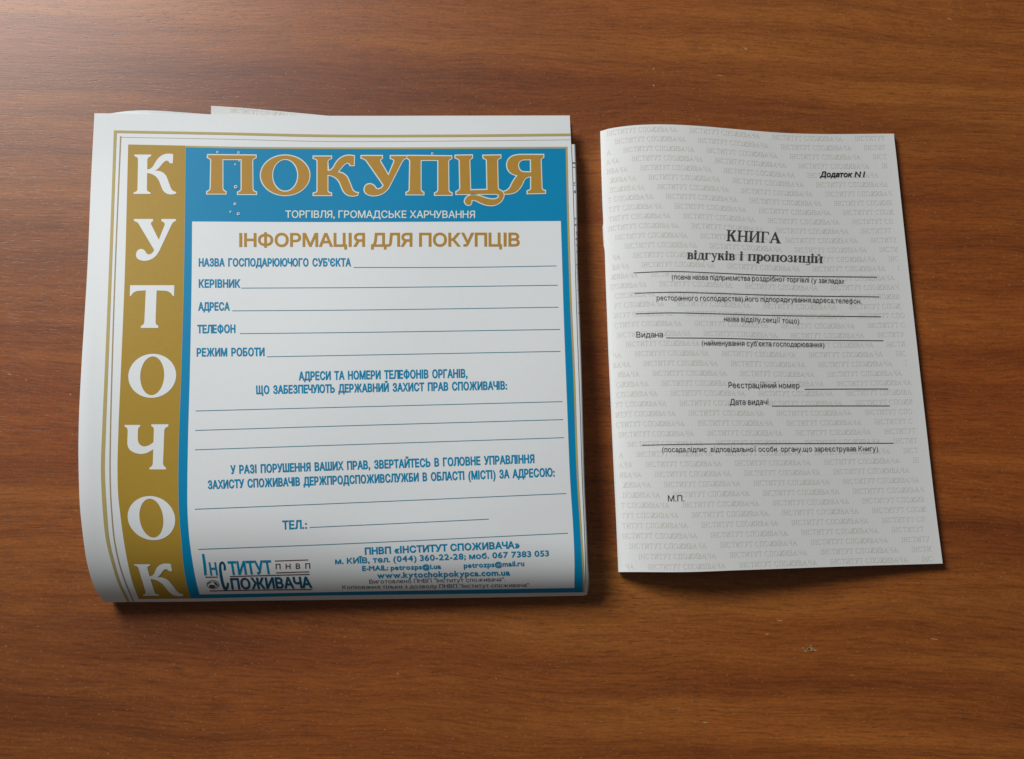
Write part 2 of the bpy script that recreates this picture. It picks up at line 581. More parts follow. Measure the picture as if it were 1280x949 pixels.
# ================================================================== left: folded poster
def lerp(a, b, t): return a + (b - a) * t
def sstep(t):
    t = np.clip(t, 0, 1)
    return t * t * (3 - 2 * t)
pB = pl([(60, 753.4), (131, 753), (150, 752.8), (219, 752.3), (300, 751.3), (420, 749.8), (600, 747.2), (735, 744.6), (800, 743.6)], 0)
def z_front(x, y):
    x = np.asarray(x, float); y = np.asarray(y, float)
    u = np.clip((x - 110) / 610, 0, 1)
    zt = lerp(0.0046, 0.0062, u)
    zc = lerp(0.0210, 0.0120, u ** 0.8)
    y0 = lerp(592, 674, u ** 0.7)
    y1 = pB(x) + 0.5
    t1 = np.clip((y - 140) / (y0 - 140), 0, 1)
    rise = zt + (zc - zt) * sstep(t1)
    t2 = np.clip((y - y0) / (y1 - y0), 0, 1.0)
    a = 0.10
    fall = zc * (a + (1 - a) * (1 - (0.985 * t2) ** 2.25) ** 0.60)
    wav = 0.00017 * np.sin(x / 47.0 + y / 90.0) + 0.00008 * np.sin(x / 120.0 - y / 52.0 + 1.0)
    return np.where(y < y0, rise, fall) + wav * sstep((y1 - y) / 120.0) * sstep((y - 140) / 60.0)
front = Sheet(z_front)
pL = pl([(119, 120), (118, 142), (114, 220), (109, 340), (105.4, 400), (101.6, 462), (98.6, 526), (98, 565), (98.6, 600), (100.4, 640), (102, 655), (105, 680), (108.7, 703), (116, 729), (121.4, 741), (131, 753)], 1)
pT = pl([(100, 141.4), (118, 141.6), (262, 143.2), (414, 144.8), (560, 144.7), (740, 144.4)], 0)
pR = pl([(711.7, 130), (712.2, 145), (713.6, 175), (715.2, 215), (717.6, 290), (719.8, 373), (721.4, 420), (724.6, 510), (727.6, 607), (729.8, 660), (731.2, 703), (731.4, 722), (730.3, 744.6)], 1)

poster = empty('folded_poster', (-0.09, 0.0, 0.0), 'large folded blue, gold and white information poster with a rolled bottom edge', 'poster')
vs = np.concatenate([np.linspace(0, 0.78, 60)[:-1], 0.78 + 0.22 * np.sin(np.linspace(0, math.pi / 2, 60))])
us = np.linspace(0, 1, 90)
Gp = coons(pL, pR, pT, pB, us, vs)
Gw = front.at(Gp.reshape(-1, 2)).reshape(Gp.shape[0], Gp.shape[1], 3)
# the paper carries on round the fold and lies under the pack
ext = []
last = Gw[-1]
prev = Gw[-4]
nfold = 16
for k in range(1, nfold + 1):
    th = math.pi * k / nfold / 1.0
    # half ellipse from the silhouette (z = zb) down to the desk and back
    zb = last[:, 2] - 0.0006
    out = np.zeros_like(last)
    ang = th * 0.5 + 0.0
    out[:, 0] = last[:, 0]
    out[:, 1] = last[:, 1] + 0.0035 * (1 - math.cos(ang)) * 1.0
    out[:, 2] = 0.0006 + zb * (1 - math.sin(ang))
    ext.append(out)
e0 = ext[-1]
for k in range(1, 9):
    o2 = e0.copy(); o2[:, 1] += 0.012 * k; o2[:, 2] = 0.0006
    o2[:, 0] = o2[:, 0].mean() + (o2[:, 0] - o2[:, 0].mean()) * (1 - 0.05 - 0.012 * k)
    ext.append(o2)
Gfull = np.concatenate([Gw, np.array(ext)], 0)
sheet_o = slab('front_panel', Gfull, M_poster, poster)

# back panel of the folded poster (peeks out above the top edge at the left)
z_back = Sheet(lambda x, y: np.full(np.shape(x), 0.0014) + 0.0034 * np.exp(-((np.asarray(x) - 195) / 70) ** 2) * np.exp(-((np.asarray(y) - 138) / 90) ** 2))
bT = pl([(120, 143.5), (140, 141.5), (152, 139.7), (173, 138.1), (194, 138.3), (222, 140.1), (262, 143.0), (330, 146.5), (700, 149), (740, 149)], 0)
bLf = pl([(120.5, 120), (121, 400), (125, 600), (130, 700)], 1)
bRf = pl([(710, 120), (722, 500), (728, 700)], 1)
bBf = pl([(100, 690), (740, 690)], 0)
Gb = coons(bLf, bRf, bT, bBf, np.linspace(0, 1, 60), np.linspace(0, 1, 40))
slab('back_panel', z_back.at(Gb.reshape(-1, 2)).reshape(Gb.shape[0], Gb.shape[1], 3), M_poster, poster)

# folded layer that shows as a narrow strip along the right side
lR = pl([(719.2, 180.5), (720.3, 210), (721.7, 270), (722.6, 340), (723.9, 373), (727, 460), (729.4, 550), (731, 607), (733.4, 660), (735, 700), (736.2, 726), (735.4, 735), (733.6, 743.6)], 1)
z_layer = Sheet(lambda x, y: z_front(x, y) - 0.00035)
lT = pl([(560, 181.5), (720, 180.5), (760, 180.5)], 0)
lB = pl([(560, 747.0), (731, 743.9), (760, 743.2)], 0)
lL = pl([(600, 120), (600, 500), (600, 760)], 1)
Gl = coons(lL, lR, lT, lB, np.linspace(0, 1, 50), vs)
Wl = z_layer.at(Gl.reshape(-1, 2)).reshape(Gl.shape[0], Gl.shape[1], 3)
extc = []
lc = Wl[:, -1]
for k in range(1, 13):
    a = math.pi * 0.5 * k / 12
    o2 = lc.copy()
    o2[:, 0] -= 0.0016 * (1 - math.cos(a))
    o2[:, 2] = 0.0010 + (lc[:, 2] - 0.0010) * (1 - math.sin(a))
    extc.append(o2)
for k in range(1, 7):
    o2 = extc[11].copy(); o2[:, 0] -= 0.010 * k
    extc.append(o2)
Wl = np.concatenate([Wl] + [e[:, None, :] for e in extc], 1)
slab('folded_layer', Wl, M_poster, poster)
# clipped print on that strip
for (x0, x1, y0, y1) in [(715.6, 719.4, 202.8, 205.0), (716.0, 719.0, 208.6, 209.8), (716.8, 718.6, 228.0, 229.6), (717.0, 718.4, 231.0, 232.4),
                         (717.4, 719.6, 238.2, 241.5), (718.2, 720.2, 272.4, 273.8), (718.4, 719.4, 274.8, 275.8), (718.4, 720.4, 280.0, 282.4),
                         (719.6, 721.4, 289.6, 291.0), (719.6, 721.4, 292.2, 293.4), (719.4, 721.0, 297.5, 300.0), (719.8, 721.8, 306, 307.2),
                         (720.2, 721.8, 314, 315.4), (720.4, 722.3, 330.2, 332.2), (720.8, 722.4, 333.8, 335.2), (721.2, 722.6, 341.0, 342.0),
                         (721.2, 722.8, 348, 349.2), (721.6, 723.0, 362, 363.0), (722.2, 723.6, 378, 379), (722.6, 724, 391, 392)]:
    k = Ink(); k.add([[(x0, y0), (x1, y0 + 0.15), (x1, y1), (x0, y1 - 0.15)]])
    k.build('clipped_print', z_layer, 0.00007, M_faint, poster)

# ---- gold frame, band, blue and white fields
def field(name, Lf, Rf, Tf, Bf, off, m, nu=40, nv=70):
    vv = np.concatenate([np.linspace(0, 0.78, nv // 2)[:-1], 0.78 + 0.22 * np.sin(np.linspace(0, math.pi / 2, nv))])
    G = coons(Lf, Rf, Tf, Bf, np.linspace(0, 1, nu), vv)
    W = front.at(G.reshape(-1, 2), off)
    return obj(name, W, grid_faces(G.shape[0], G.shape[1]), m, poster, True)
edge_T = [(142.4, 163), (136, 340), (131, 462), (127.6, 540), (126.1, 585), (127, 615), (128.6, 640), (133, 678), (139.3, 703), (147.5, 729), (159.5, 753)]
f1 = pl(edge_T, 1)
wd = pl([(3.6, 163), (3.8, 340), (4.8, 585), (5.0, 640), (4.3, 678), (3.8, 703), (3.4, 729), (3.2, 753)], 1)
f1r = lambda y: f1(y) + wd(y)
thin = pl([(150.2, 168), (143.1, 340), (139.2, 462), (137, 560), (136.7, 585), (138.8, 640), (142.6, 678), (147.8, 703), (156.2, 729), (166.6, 753)], 1)
thr = lambda y: thin(y) + 1.5
gB = lambda x: pB(x) - 0.35
t_top = pl([(142, 163.1), (290, 165.8), (400, 168.2), (560, 168.3), (712, 167.0)], 0)
t_bot = lambda x: t_top(x) + 3.1
t2_top = pl([(150, 170.2), (290, 172.8), (400, 175.4), (560, 175.0), (712, 173.4)], 0)
field('gold_frame_line', f1, f1r, t_top, gB, 0.00006, M_goldline, 4)
field('gold_frame_line', f1r, pl([(712.6, 150), (713.1, 190)], 1), t_top, t_bot, 0.00006, M_goldline, 80, 4)
field('gold_frame_line', thin, thr, t2_top, gB, 0.00006, M_fine, 3)
field('gold_frame_line', thr, pl([(712.8, 150), (713.3, 190)], 1), t2_top, lambda x: t2_top(x) + 1.6, 0.00006, M_fine, 80, 3)
bandL = pl([(160.3, 180.7), (155.8, 350), (151.2, 462), (148, 540), (146.9, 590), (147.8, 620), (150, 640), (155.1, 678), (159.6, 703), (165.9, 729), (173.5, 749)], 1)
bandR = pl([(231.9, 180), (229.5, 350), (225.8, 480), (222.9, 565), (222.6, 600), (223.4, 640), (226.6, 678), (228.7, 703), (232.9, 729), (238.5, 748.6)], 1)
panT = pl([(158, 180.7), (232, 182.2), (300, 183.6), (400, 184.3), (560, 184.2), (710, 183.5)], 0)
panB = pl([(150, 749.0), (240, 748.2), (400, 744.6), (560, 742.6), (730, 740.4)], 0)
field('gold_band', bandL, bandR, panT, panB, 0.00006, M_gold, 16)
blueR = pl([(706.8, 183), (709.6, 300), (712.6, 387), (716, 460), (721.4, 607), (724.8, 660), (727.2, 703), (728.2, 725), (728.3, 741)], 1)
field('gold_frame_line', bandR, lambda y: blueR(y) + 2.4, panT, panB, 0.00006, M_goldline, 60)
field('blue_field', lambda y: bandR(y) + 0.4, blueR, lambda x: panT(x) + 2.2, lambda x: panB(x) - 0.25, 0.00011, M_blue, 60)
whL = pl([(240.3, 277), (239.8, 340), (237.6, 462), (235, 560), (234.4, 600), (234.6, 640), (237.4, 678), (241, 703), (246, 729), (249.6, 743)], 1)
whR = pl([(701, 276), (703, 340), (704.4, 387), (708.6, 500), (713, 607), (716.4, 660), (718.1, 703), (718.0, 735)], 1)
whT = pl([(240, 277.2), (420, 277.9), (560, 277.4), (702, 276.6)], 0)
whB = pl([(249, 742.9), (330, 741.6), (420, 739.8), (560, 737.4), (718, 734.8)], 0)
field('white_field', whL, whR, whT, whB, 0.00016, M_whiteink, 60)

# ---- display letters (drawn as outlines)
PG = {
 'П': ["M 108,52 L 425,55 L 425,68 Q 402,74 402,92 L 404,272 Q 404,288 428,296 L 428,306 L 308,306 L 308,296 Q 332,288 332,272 L 332,78 L 203,78 L 203,268 Q 205,285 224,292 L 224,303 L 102,303 L 102,292 Q 125,285 125,268 L 129,88 Q 128,74 106,66 Z"],
 'К': ["M 812,62 L 928,62 L 928,72 Q 903,80 903,95 L 903,156 Q 930,158 948,128 Q 978,66 1030,57 Q 1058,54 1080,60 L 1078,118 L 1056,118 Q 1050,100 1032,101 Q 1015,108 998,130 Q 982,152 958,164 Q 1012,164 1036,200 Q 1052,236 1064,268 Q 1076,298 1106,300 L 1102,312 Q 1040,328 1012,288 Q 1000,266 988,234 Q 962,184 903,180 L 903,283 Q 903,298 928,303 L 928,313 L 812,313 L 812,303 Q 838,298 838,283 L 838,92 Q 838,78 812,72 Z"],
 'У': ["M 1130,60 L 1268,60 L 1268,74 Q 1248,80 1256,96 L 1312,188 L 1352,97 Q 1356,80 1328,74 L 1328,60 L 1432,60 L 1432,72 Q 1412,76 1400,98 L 1318,255 Q 1285,316 1210,318 Q 1150,314 1150,278 Q 1154,246 1186,244 Q 1212,246 1226,272 Q 1240,284 1262,272 Q 1276,262 1280,250 L 1172,100 Q 1160,78 1130,72 Z"],
 'Ц': ["M 530,57 L 640,55 L 640,70 Q 622,78 622,92 L 628,286 L 744,284 L 740,90 Q 738,78 718,72 L 716,57 L 830,55 L 830,70 Q 808,76 808,92 L 812,270 Q 816,285 838,292 Q 856,305 850,330 Q 835,375 780,385 Q 735,388 690,365 Q 655,345 635,350 Q 640,372 625,383 Q 600,386 592,362 Q 596,325 640,318 Q 680,318 720,335 Q 770,352 800,345 Q 824,335 820,320 Q 815,310 800,309 L 536,311 L 536,297 Q 562,288 562,270 L 558,90 Q 556,78 530,70 Z"],
 'Я': ["M 1118,50 L 1118,64 Q 1098,72 1100,88 L 1106,270 Q 1108,286 1130,290 L 1130,303 L 1012,306 L 1012,292 Q 1036,286 1036,270 L 1036,192 Q 1000,194 985,218 Q 965,270 935,292 Q 905,312 852,308 L 850,296 Q 880,290 895,265 Q 920,210 946,186 Q 872,175 872,115 Q 876,52 960,50 Z", "M 1034,78 L 985,79 Q 946,86 946,120 Q 950,162 988,166 L 1036,166 Z"],
 'Т': ["M 280,66 L 492,66 L 492,118 L 486,118 Q 476,96 450,93 L 408,91 L 408,243 Q 410,258 422,262 L 422,272 L 338,272 L 338,262 Q 352,258 354,243 L 356,91 L 320,93 Q 294,97 286,118 L 280,118 Z"],
 'Ч': ["M 252,743 L 328,743 L 328,750 Q 318,755 318,768 L 318,800 Q 318,840 348,845 Q 374,845 395,824 L 395,766 Q 395,753 382,748 L 382,740 L 465,740 L 465,750 Q 448,755 446,768 L 444,925 Q 446,940 458,945 L 458,954 L 378,954 L 378,945 Q 392,940 394,925 L 395,858 Q 360,885 325,880 Q 270,870 268,830 L 268,768 Q 266,755 252,750 Z"],
}
def glyph(ch, x0, x1, y0, y1, hole=None):
    if ch == 'О':
        hx, hy = hole or (0.54, 0.83)
        cx, cy, rx, ry = (x0 + x1) / 2, (y0 + y1) / 2, (x1 - x0) / 2, (y1 - y0) / 2
        return [ell(cx, cy, rx, ry), ell(cx, cy, rx * hx, ry * hy)[::-1]]
    cs = [path(s)[0] for s in PG[ch]]
    A = np.array(cs[0])
    ax, bx, ay, by = A[:, 0].min(), A[:, 0].max(), A[:, 1].min(), A[:, 1].max()
    return [[(x0 + (p[0] - ax) / (bx - ax) * (x1 - x0), y0 + (p[1] - ay) / (by - ay) * (y1 - y0)) for p in c] for c in cs]
title = [('П', 259.2, 320.2, 194.2, 242.8), ('О', 326.2, 386.9, 194.7, 244.2), ('К', 392.2, 447.4, 194.9, 244.8), ('У', 452.0, 507.8, 195.4, 244.6),
         ('П', 508.2, 564.6, 195.2, 243.8), ('Ц', 569.4, 629.4, 194.6, 256.8), ('Я', 629.8, 681.2, 194.0, 242.4)]
for ch, x0, x1, y0, y1 in title:
    cs = glyph(ch, x0, x1, y0, y1)
    a = Ink(); a.add(cs)
    lt = a.build('title_letter', front, 0.00026, M_title, poster, 6, 12)
    if len(cs) == 2:
        w = [grow(cs[0], 1.35), grow(cs[1], -1.35)]
    else:
        w = [grow(cs[0], 1.35)]
    a = Ink(); a.add(w)
    a.build('letter_outline', front, 0.00020, M_pale, lt, 6, 12)
side = [('К', 167.6, 221.0, 192.3, 243.4), ('У', 167.0, 219.5, 274, 326.4), ('Т', 161.9, 217.2, 356.8, 410.2), ('О', 160.5, 220.3, 442.5, 497.5),
        ('Ч', 155.0, 209.8, 530.6, 587.0), ('О', 159.8, 219.0, 620.2, 675.4), ('К', 167.6, 230.0, 704.4, 745.2)]
for i, (ch, x0, x1, y0, y1) in enumerate(side):
    cs = glyph(ch, x0, x1, y0, y1, (0.50, 0.88))
    ym = (y0 + y1) / 2
    cm = (float(bandL(ym)) + float(bandR(ym))) / 2
    if i < 6:      # the letters lean with the band
        cs = [[(p[0] + (float(bandL(p[1])) + float(bandR(p[1]))) / 2 - cm, p[1]) for p in c] for c in cs]
    else:
        cs = glyph(ch, x0, x1 - 12, y0, y1)
        cs = [[(p[0] + 12 * ((p[1] - y0) / (y1 - y0)) ** 1.2, p[1]) for p in c] for c in cs]
    a = Ink(); a.add(cs)
    a.build('side_letter', front, 0.00012, M_whiteink, poster, 4, 12)

# ---- lettering on the blue and white fields
def pline(txt, p0, p1, cap, m=M_bluetext, off=0.00021, cut=None, **k):
    text_ink(txt, p0, p1, cap, **k).build('text_line', front, off, m, poster, cut)
pline('ТОРГІВЛЯ, ГРОМАДСЬКЕ ХАРЧУВАННЯ', (357, 272.6), (593.6, 272.8), 9.0, M_pale, weight=0.35)
pline('ІНФОРМАЦІЯ ДЛЯ ПОКУПЦІВ', (299.8, 308.4), (649, 307.8), 16.2, M_title, weight=1.25)
CB = dict(weight=0.95, spc=1.35, spw=1.7)
pline("НАЗВА ГОСПОДАРЮЮЧОГО СУБ'ЄКТА", (249, 333.1), (438.4, 333.0), 9.6, **CB)
pline('КЕРІВНИК', (249, 359.6), (299.8, 359.6), 9.8, **CB)
pline('АДРЕСА', (248.4, 388.2), (286.8, 388.2), 9.8, **CB)
pline('ТЕЛЕФОН', (247.2, 416.6), (294, 416.2), 9.9, **CB)
pline('РЕЖИМ РОБОТИ', (246.4, 445.6), (330.4, 445.0), 9.9, **CB)
pline('АДРЕСИ ТА НОМЕРИ ТЕЛЕФОНІВ ОРГАНІВ,', (374, 475.4), (584, 472.0), 10.3, **CB)
pline('ЩО ЗАБЕЗПЕЧУЮТЬ ДЕРЖАВНИЙ ЗАХИСТ ПРАВ СПОЖИВАЧІВ:', (320.8, 492.6), (633.4, 486.8), 10.0, **CB)
pline('У РАЗІ ПОРУШЕННЯ ВАШИХ ПРАВ, ЗВЕРТАЙТЕСЬ В ГОЛОВНЕ УПРАВЛІННЯ', (288.8, 592.4), (667.6, 578.6), 10.2, **CB)
pline('ЗАХИСТУ СПОЖИВАЧІВ ДЕРЖПРОДСПОЖИВСЛУЖБИ В ОБЛАСТІ (МІСТІ) ЗА АДРЕСОЮ:', (260.6, 611.2), (693, 595.4), 10.2, **CB)
pline('ТЕЛ.:', (353.6, 661.6), (383.4, 660.6), 10.4, **CB)
for pts in ([(442, 334.6), (600, 334.2), (695.6, 332.6)], [(301.6, 360.4), (470, 359.6), (697, 356.8)], [(290.4, 388.8), (420, 388.0), (698, 384.2)],
            [(300, 417.3), (400, 416.3), (700, 412.0)], [(334, 446.2), (400, 445.0), (700.4, 439.4)], [(244.6, 513.9), (400, 509.9), (703, 502.2)],
            [(244.4, 538.2), (400, 533.4), (704, 524.6)], [(243.8, 562.4), (400, 557.2), (705, 547.2)], [(243.6, 636.6), (400, 630.3), (707.6, 617.0)],
            [(387, 659.4), (480, 655.2), (611, 649.0)], [(248, 686.6), (400, 681.0), (709.8, 666.6)]):
    rule_ink(pts, 0.85).build('rule_line', front, 0.00021, M_rule, poster)

# contact block
CX = dict(weight=0.65, cut=3)
pline('ПНВП «ІНСТИТУТ СПОЖИВАЧА»', (456.6, 693.0), (649.2, 684.8), 8.2, spc=1.3, weight=0.95, cut=3)
pline('м. КИЇВ, тел. (044) 360-22-28; моб. 067 7383 053', (419.2, 704.8), (686, 695.0), 6.8, spc=1.08, spw=1.1, **CX)
pline('E-MAIL: petrozps@i.ua', (453, 713.2), (551, 710.6), 5.6, spc=1.05, **CX)
pline('petrozps@mail.ru', (580, 709.6), (655, 707.0), 5.8, spc=1.05, **CX)
pline('www.kytochokpokypca.com.ua', (471.8, 722.4), (637, 718.8), 6.6, spc=1.05, **CX)
pline('Виготовлено ПНВП "Інститут споживача".', (461.6, 729.2), (631.6, 726.2), 5.0, M_dark, cut=2)
pline('Копіювання тільки з дозволу ПНВП "Інститут споживача".', (428, 736.0), (663, 733.2), 4.6, M_dark, cut=2)

# institute logo
logo = None
def lline(txt, p0, p1, cap, m, **k):
    return text_ink(txt, p0, p1, cap, **k)
k = lline('ТИТУТ', (287.5, 718.2), (340.6, 716.8), 16.4, None, up=(-2.6, -16.2), weight=1.1, spc=1.1)
logo = k.build('logo_word', front, 0.00021, M_bluetext, poster, 4)
k = Ink()
k.add([[(252.4, 692.4), (255.4, 692.2), (257.6, 706), (258.6, 718.4), (255.4, 719.2), (254.2, 706)]])
k.build('logo_letter', front, 0.00021, M_bluetext, poster, 4)
text_ink('Н', (263.6, 718.8), (272.0, 718.6), 15.6, up=(-2.4, -15.6), weight=0.9).build('logo_letter', front, 0.00021, M_bluetext, poster, 4)
k = Ink()
C = path("M 282.4,712.6 L 279.6,712.8 Q 280.0,704.4 277.6,704.6 Q 276.0,705.4 277.2,714 Q 279.0,727 281.6,733.0 Q 283.4,735.2 283.6,728.4 L 286.2,728.0 Q 286.6,737.6 282.0,738.0 Q 278.2,737.6 275.4,724 Q 273.0,711 274.2,704.6 Q 276.0,700.4 279.6,702.2 Q 282.6,704.6 282.4,712.6 Z")
k.add(C)
k.build('logo_letter', front, 0.00021, M_navy, poster, 3)
text_ink('ПОЖИВАЧА', (290.2, 736.2), (389.8, 734.2), 13.4, up=(-2.2, -13.2), weight=1.2, spc=1.1).build('logo_word', front, 0.00021, M_navy, poster, 2)
text_ink('ПНВП', (344.8, 711.2), (387.6, 710.4), 6.4, spc=5.5, weight=0.3).build('logo_word', front, 0.00021, M_maroon, poster, 3)
for pts in ([(343.4, 701.2), (364, 700.5), (385.4, 699.8)], [(345.2, 715.9), (366, 715.2), (386.6, 714.6)], [(287.4, 720.5), (340, 719.0), (387, 717.8)],
            [(256.8, 721.3), (264, 721.2), (272.4, 721.1)], [(262, 738.5), (320, 737.4), (389.8, 736.5)]):
    rule_ink(pts, 1.1).build('logo_stripe', front, 0.00021, M_maroon, poster)
k = Ink()
k.add([ell(266.2, 730.4, 7.9, 5.2, 28), ell(266.2, 730.4, 7.0, 4.4, 28)[::-1]])
k.add([[(262.2, 730.6), (268.0, 731.0), (269.6, 733.6), (265.4, 735.0), (261.4, 733.4)]])
k.add([[(266.6, 726.6), (270.6, 728.0), (272.6, 731.4), (270.2, 732.2), (268.2, 729.6)]])
k.add([[(259.6, 728.8), (264.4, 727.0), (264.2, 727.9), (260.0, 729.8)]])
k.build('logo_emblem', front, 0.00021, M_dark, poster, 2)
# tiny pale rings speckled over the title
for (x, y, r) in [(272, 190.6, 1.5), (298.3, 191.2, 1.5), (299.3, 201.5, 1.1), (294.3, 206, 1.2), (294.8, 234, 2.1), (293.8, 255.4, 1.7), (288.2, 265, 1.2), (298, 267.6, 1.8), (540.4, 192.4, 1.5)]:
    k = Ink(); k.add([ell(x, y, r, r, 14), ell(x + 0.2, y, r * 0.5, r * 0.5, 14)[::-1]])
    k.build('pale_ring', front, 0.00030, M_pale, poster)

# ================================================================== serif letters for the booklets
def rect(x0, y0, x1, y1): return [[(x0, y0), (x1, y0), (x1, y1), (x0, y1)]]
def istem(x, w, h=100, a=8, t=4, top=(1, 1), bot=(1, 1)):
    p = [(x - a * bot[0], 0), (x + w + a * bot[1], 0), (x + w + a * bot[1], t), (x + w, t + 3 * bot[1]), (x + w, h - t - 3 * top[1]), (x + w + a * top[1], h - t),
         (x + w + a * top[1], h), (x - a * top[0], h), (x - a * top[0], h - t), (x, h - t - 3 * top[0]), (x, t + 3 * bot[0]), (x - a * bot[0], t)]
    return [p]
def serif(ch, w, hair, h=100):
    """pieces and advance of a roman serif letter; w stem, hair thin stroke, h height"""
    a, t = 0.09 * h, hair * 0.8
    I = lambda x, **k: istem(x, w, h, a, t, **k)
    s = h / 100.0
    if ch in 'Іі':
        P = [I(a)]
        if ch == 'і': P.append([ell(a + w / 2, h + 24 * s, w * 0.62, w * 0.62, 12)])
        return P, 2 * a + w
    if ch in 'Нн': return [I(a), I(a + w + 36 * s), rect(a + w, 47 * s, a + w + 36 * s, 47 * s + hair)], 2 * a + 2 * w + 36 * s
    if ch in 'Пп': return [I(a, top=(1, 0)), I(a + w + 36 * s, top=(0, 1)), rect(a + w, h - hair, a + w + 36 * s, h)], 2 * a + 2 * w + 36 * s
    if ch in 'Ииий' or ch == 'й':
        g = 38 * s
        P = [I(a), I(a + w + g), [[(a + w, 10 * s), (a + w + g, h - 18 * s), (a + w + g, h - 8 * s), (a + w, 22 * s)]]]
        if ch == 'й':
            c = a + w + g / 2
            P.append([[(c - 20 * s, h + 34 * s), (c - 12 * s, h + 34 * s), (c, h + 22 * s), (c + 12 * s, h + 34 * s), (c + 20 * s, h + 34 * s), (c + 10 * s, h + 14 * s), (c - 10 * s, h + 14 * s)]])
        return P, 2 * a + 2 * w + g
    if ch in 'Ццц':
        g = 36 * s
        return [I(a, bot=(1, 0)), I(a + w + g, bot=(0, 0)), rect(a + w, 0, a + w + g, hair),
                [[(a + 2 * w + g, hair), (a + 2 * w + g + 10 * s, hair), (a + 2 * w + g + 8 * s, -18 * s), (a + w + g - 20 * s, -30 * s), (a + w + g - 20 * s, -36 * s), (a + 2 * w + g + 2 * s, -26 * s), (a + 2 * w + g, 0)]]], 2 * a + 2 * w + g
    if ch in 'Гг': return [I(a, top=(1, 0)), [[(a + w, h - hair), (a + w + 28 * s, h - hair), (a + w + 33 * s, h - 26 * s), (a + w + 38 * s, h - 26 * s), (a + w + 36 * s, h), (a + w, h)]]], a + w + 38 * s
    if ch in 'Тт': 
        x = 30 * s
        return [I(x, top=(0, 0)), [[(x, h - hair), (8 * s, h - hair), (4 * s, h - 26 * s), (0, h - 26 * s), (1 * s, h), (x, h)]],
                [[(x + w, h), (2 * x + w - 1 * s, h), (2 * x + w, h - 26 * s), (2 * x + w - 4 * s, h - 26 * s), (2 * x + w - 8 * s, h - hair), (x + w, h - hair)]]], 2 * x + w
    if ch in 'Кк':
        x = a + w
        return [I(a), [[(x, 44 * s), (x + 8 * s, 50 * s), (x + 36 * s, 86 * s), (x + 44 * s, h - t), (x + 46 * s, h), (x + 20 * s, h), (x + 22 * s, h - t), (x + 28 * s, h - t), (x, 52 * s)]],
                [[(x + 6 * s, 49 * s), (x + 6 * s + w * 1.2, 60 * s), (x + 46 * s, 6 * s), (x + 54 * s, t), (x + 54 * s, 0), (x + 22 * s, 0), (x + 22 * s, t), (x + 26 * s, 6 * s)]]], x + 54 * s
    if ch in 'А':
        return [[[(0, 0), (26 * s, 0), (26 * s, t), (17 * s, t + 2), (44 * s, 82 * s), (56 * s, t + 2), (50 * s, t), (50 * s, 0), (90 * s, 0), (90 * s, t), (82 * s, t + 4), (50 * s, h), (44 * s, h), (10 * s, t + 4), (0, t)]] if False else
                [[(0, 0), (26 * s, 0), (26 * s, t), (16 * s, t), (45 * s, 84 * s), (45 * s, h + 2), (42 * s, h + 2), (9 * s, t), (0, t)]],
                [[(45 * s, h + 2), (45 * s - w * 0.4, 84 * s), (68 * s - w * 0.55, t), (58 * s - w * 0.4, t), (58 * s - w * 0.4, 0), (92 * s, 0), (92 * s, t), (84 * s, t), (47 * s, h + 2)]],
                rect(24 * s, 32 * s, 62 * s, 32 * s + hair)], 92 * s
    if ch in 'Оо':
        ro = (44 if h > 80 else 46) * s
        return [[ell(ro, h / 2, ro, h / 2 + 1.5 * s, 28), ell(ro, h / 2, ro - w, h / 2 - hair, 28)[::-1]]], 2 * ro
    if ch in 'Сс':
        out = [(44 * s + 44 * s * math.cos(q), h / 2 + (h / 2 + 1.5 * s) * math.sin(q)) for q in np.linspace(math.radians(38), math.radians(322), 24)]
        inn = [(46 * s + (44 * s - w) * math.cos(q), h / 2 + (h / 2 - hair) * math.sin(q)) for q in np.linspace(math.radians(330), math.radians(30), 22)]
        return [[out + inn]], 84 * s
    if ch in 'Рр':
        d = 0 if ch == 'Р' else -34 * s
        st = [[(q[0], q[1] * (h - d) / h + d) for q in I(a)[0]]]
        x = a + w
        if ch == 'р':
            return [st, [ell(x + 16 * s, h / 2, 34 * s, h / 2, 24), ell(x + 14 * s, h / 2, 34 * s - w * 0.95, h / 2 - hair * 1.3, 24)[::-1]]], x + 50 * s
        return [st, [ell(x + 12 * s, 73 * s, 32 * s, 27 * s, 20), ell(x + 12 * s, 73 * s, 30 * s - w, 27 * s - hair, 20)[::-1]]], x + 44 * s
    if ch in 'Вв':
        x = a + w
        def bowl(y0, y1, r):
            n = 10
            ym, ry = (y0 + y1) / 2, (y1 - y0) / 2
            o = [(x + r * 0.4 + r * 0.6 * math.sin(q), ym + ry * math.cos(q)) for q in np.linspace(0, math.pi, n)]
            i_ = [(x + r * 0.4 + max(1, r * 0.6 - w * 0.95) * math.sin(q), ym + (ry - hair) * math.cos(q)) for q in np.linspace(math.pi, 0, n)]
            return [[(x, y1)] + o + [(x, y0), (x, y0 + hair)] + i_ + [(x, y1 - hair)]]
        return [I(a, top=(1, 0), bot=(1, 0)), bowl(52 * s - hair * 0.5, h, 38 * s), bowl(0, 52 * s + hair * 0.5, 44 * s)], x + 44 * s
    if ch in 'Ч':
        g = 34 * s
        return [I(a + w + g), [path(f"M {a},{h} L {a + w},{h} L {a + w},{62 * s} Q {a + w},{50 * s} {a + w + 16 * s},{50 * s} Q {a + w + 26 * s},{50 * s} {a + w + g},{55 * s} L {a + w + g},{48 * s} Q {a + w + 20 * s},{40 * s} {a + 14 * s},{42 * s} Q {a},{44 * s} {a},{62 * s} Z", 4)[0]],
                rect(a - 7 * s, h - t, a, h)], 2 * a + 2 * w + g
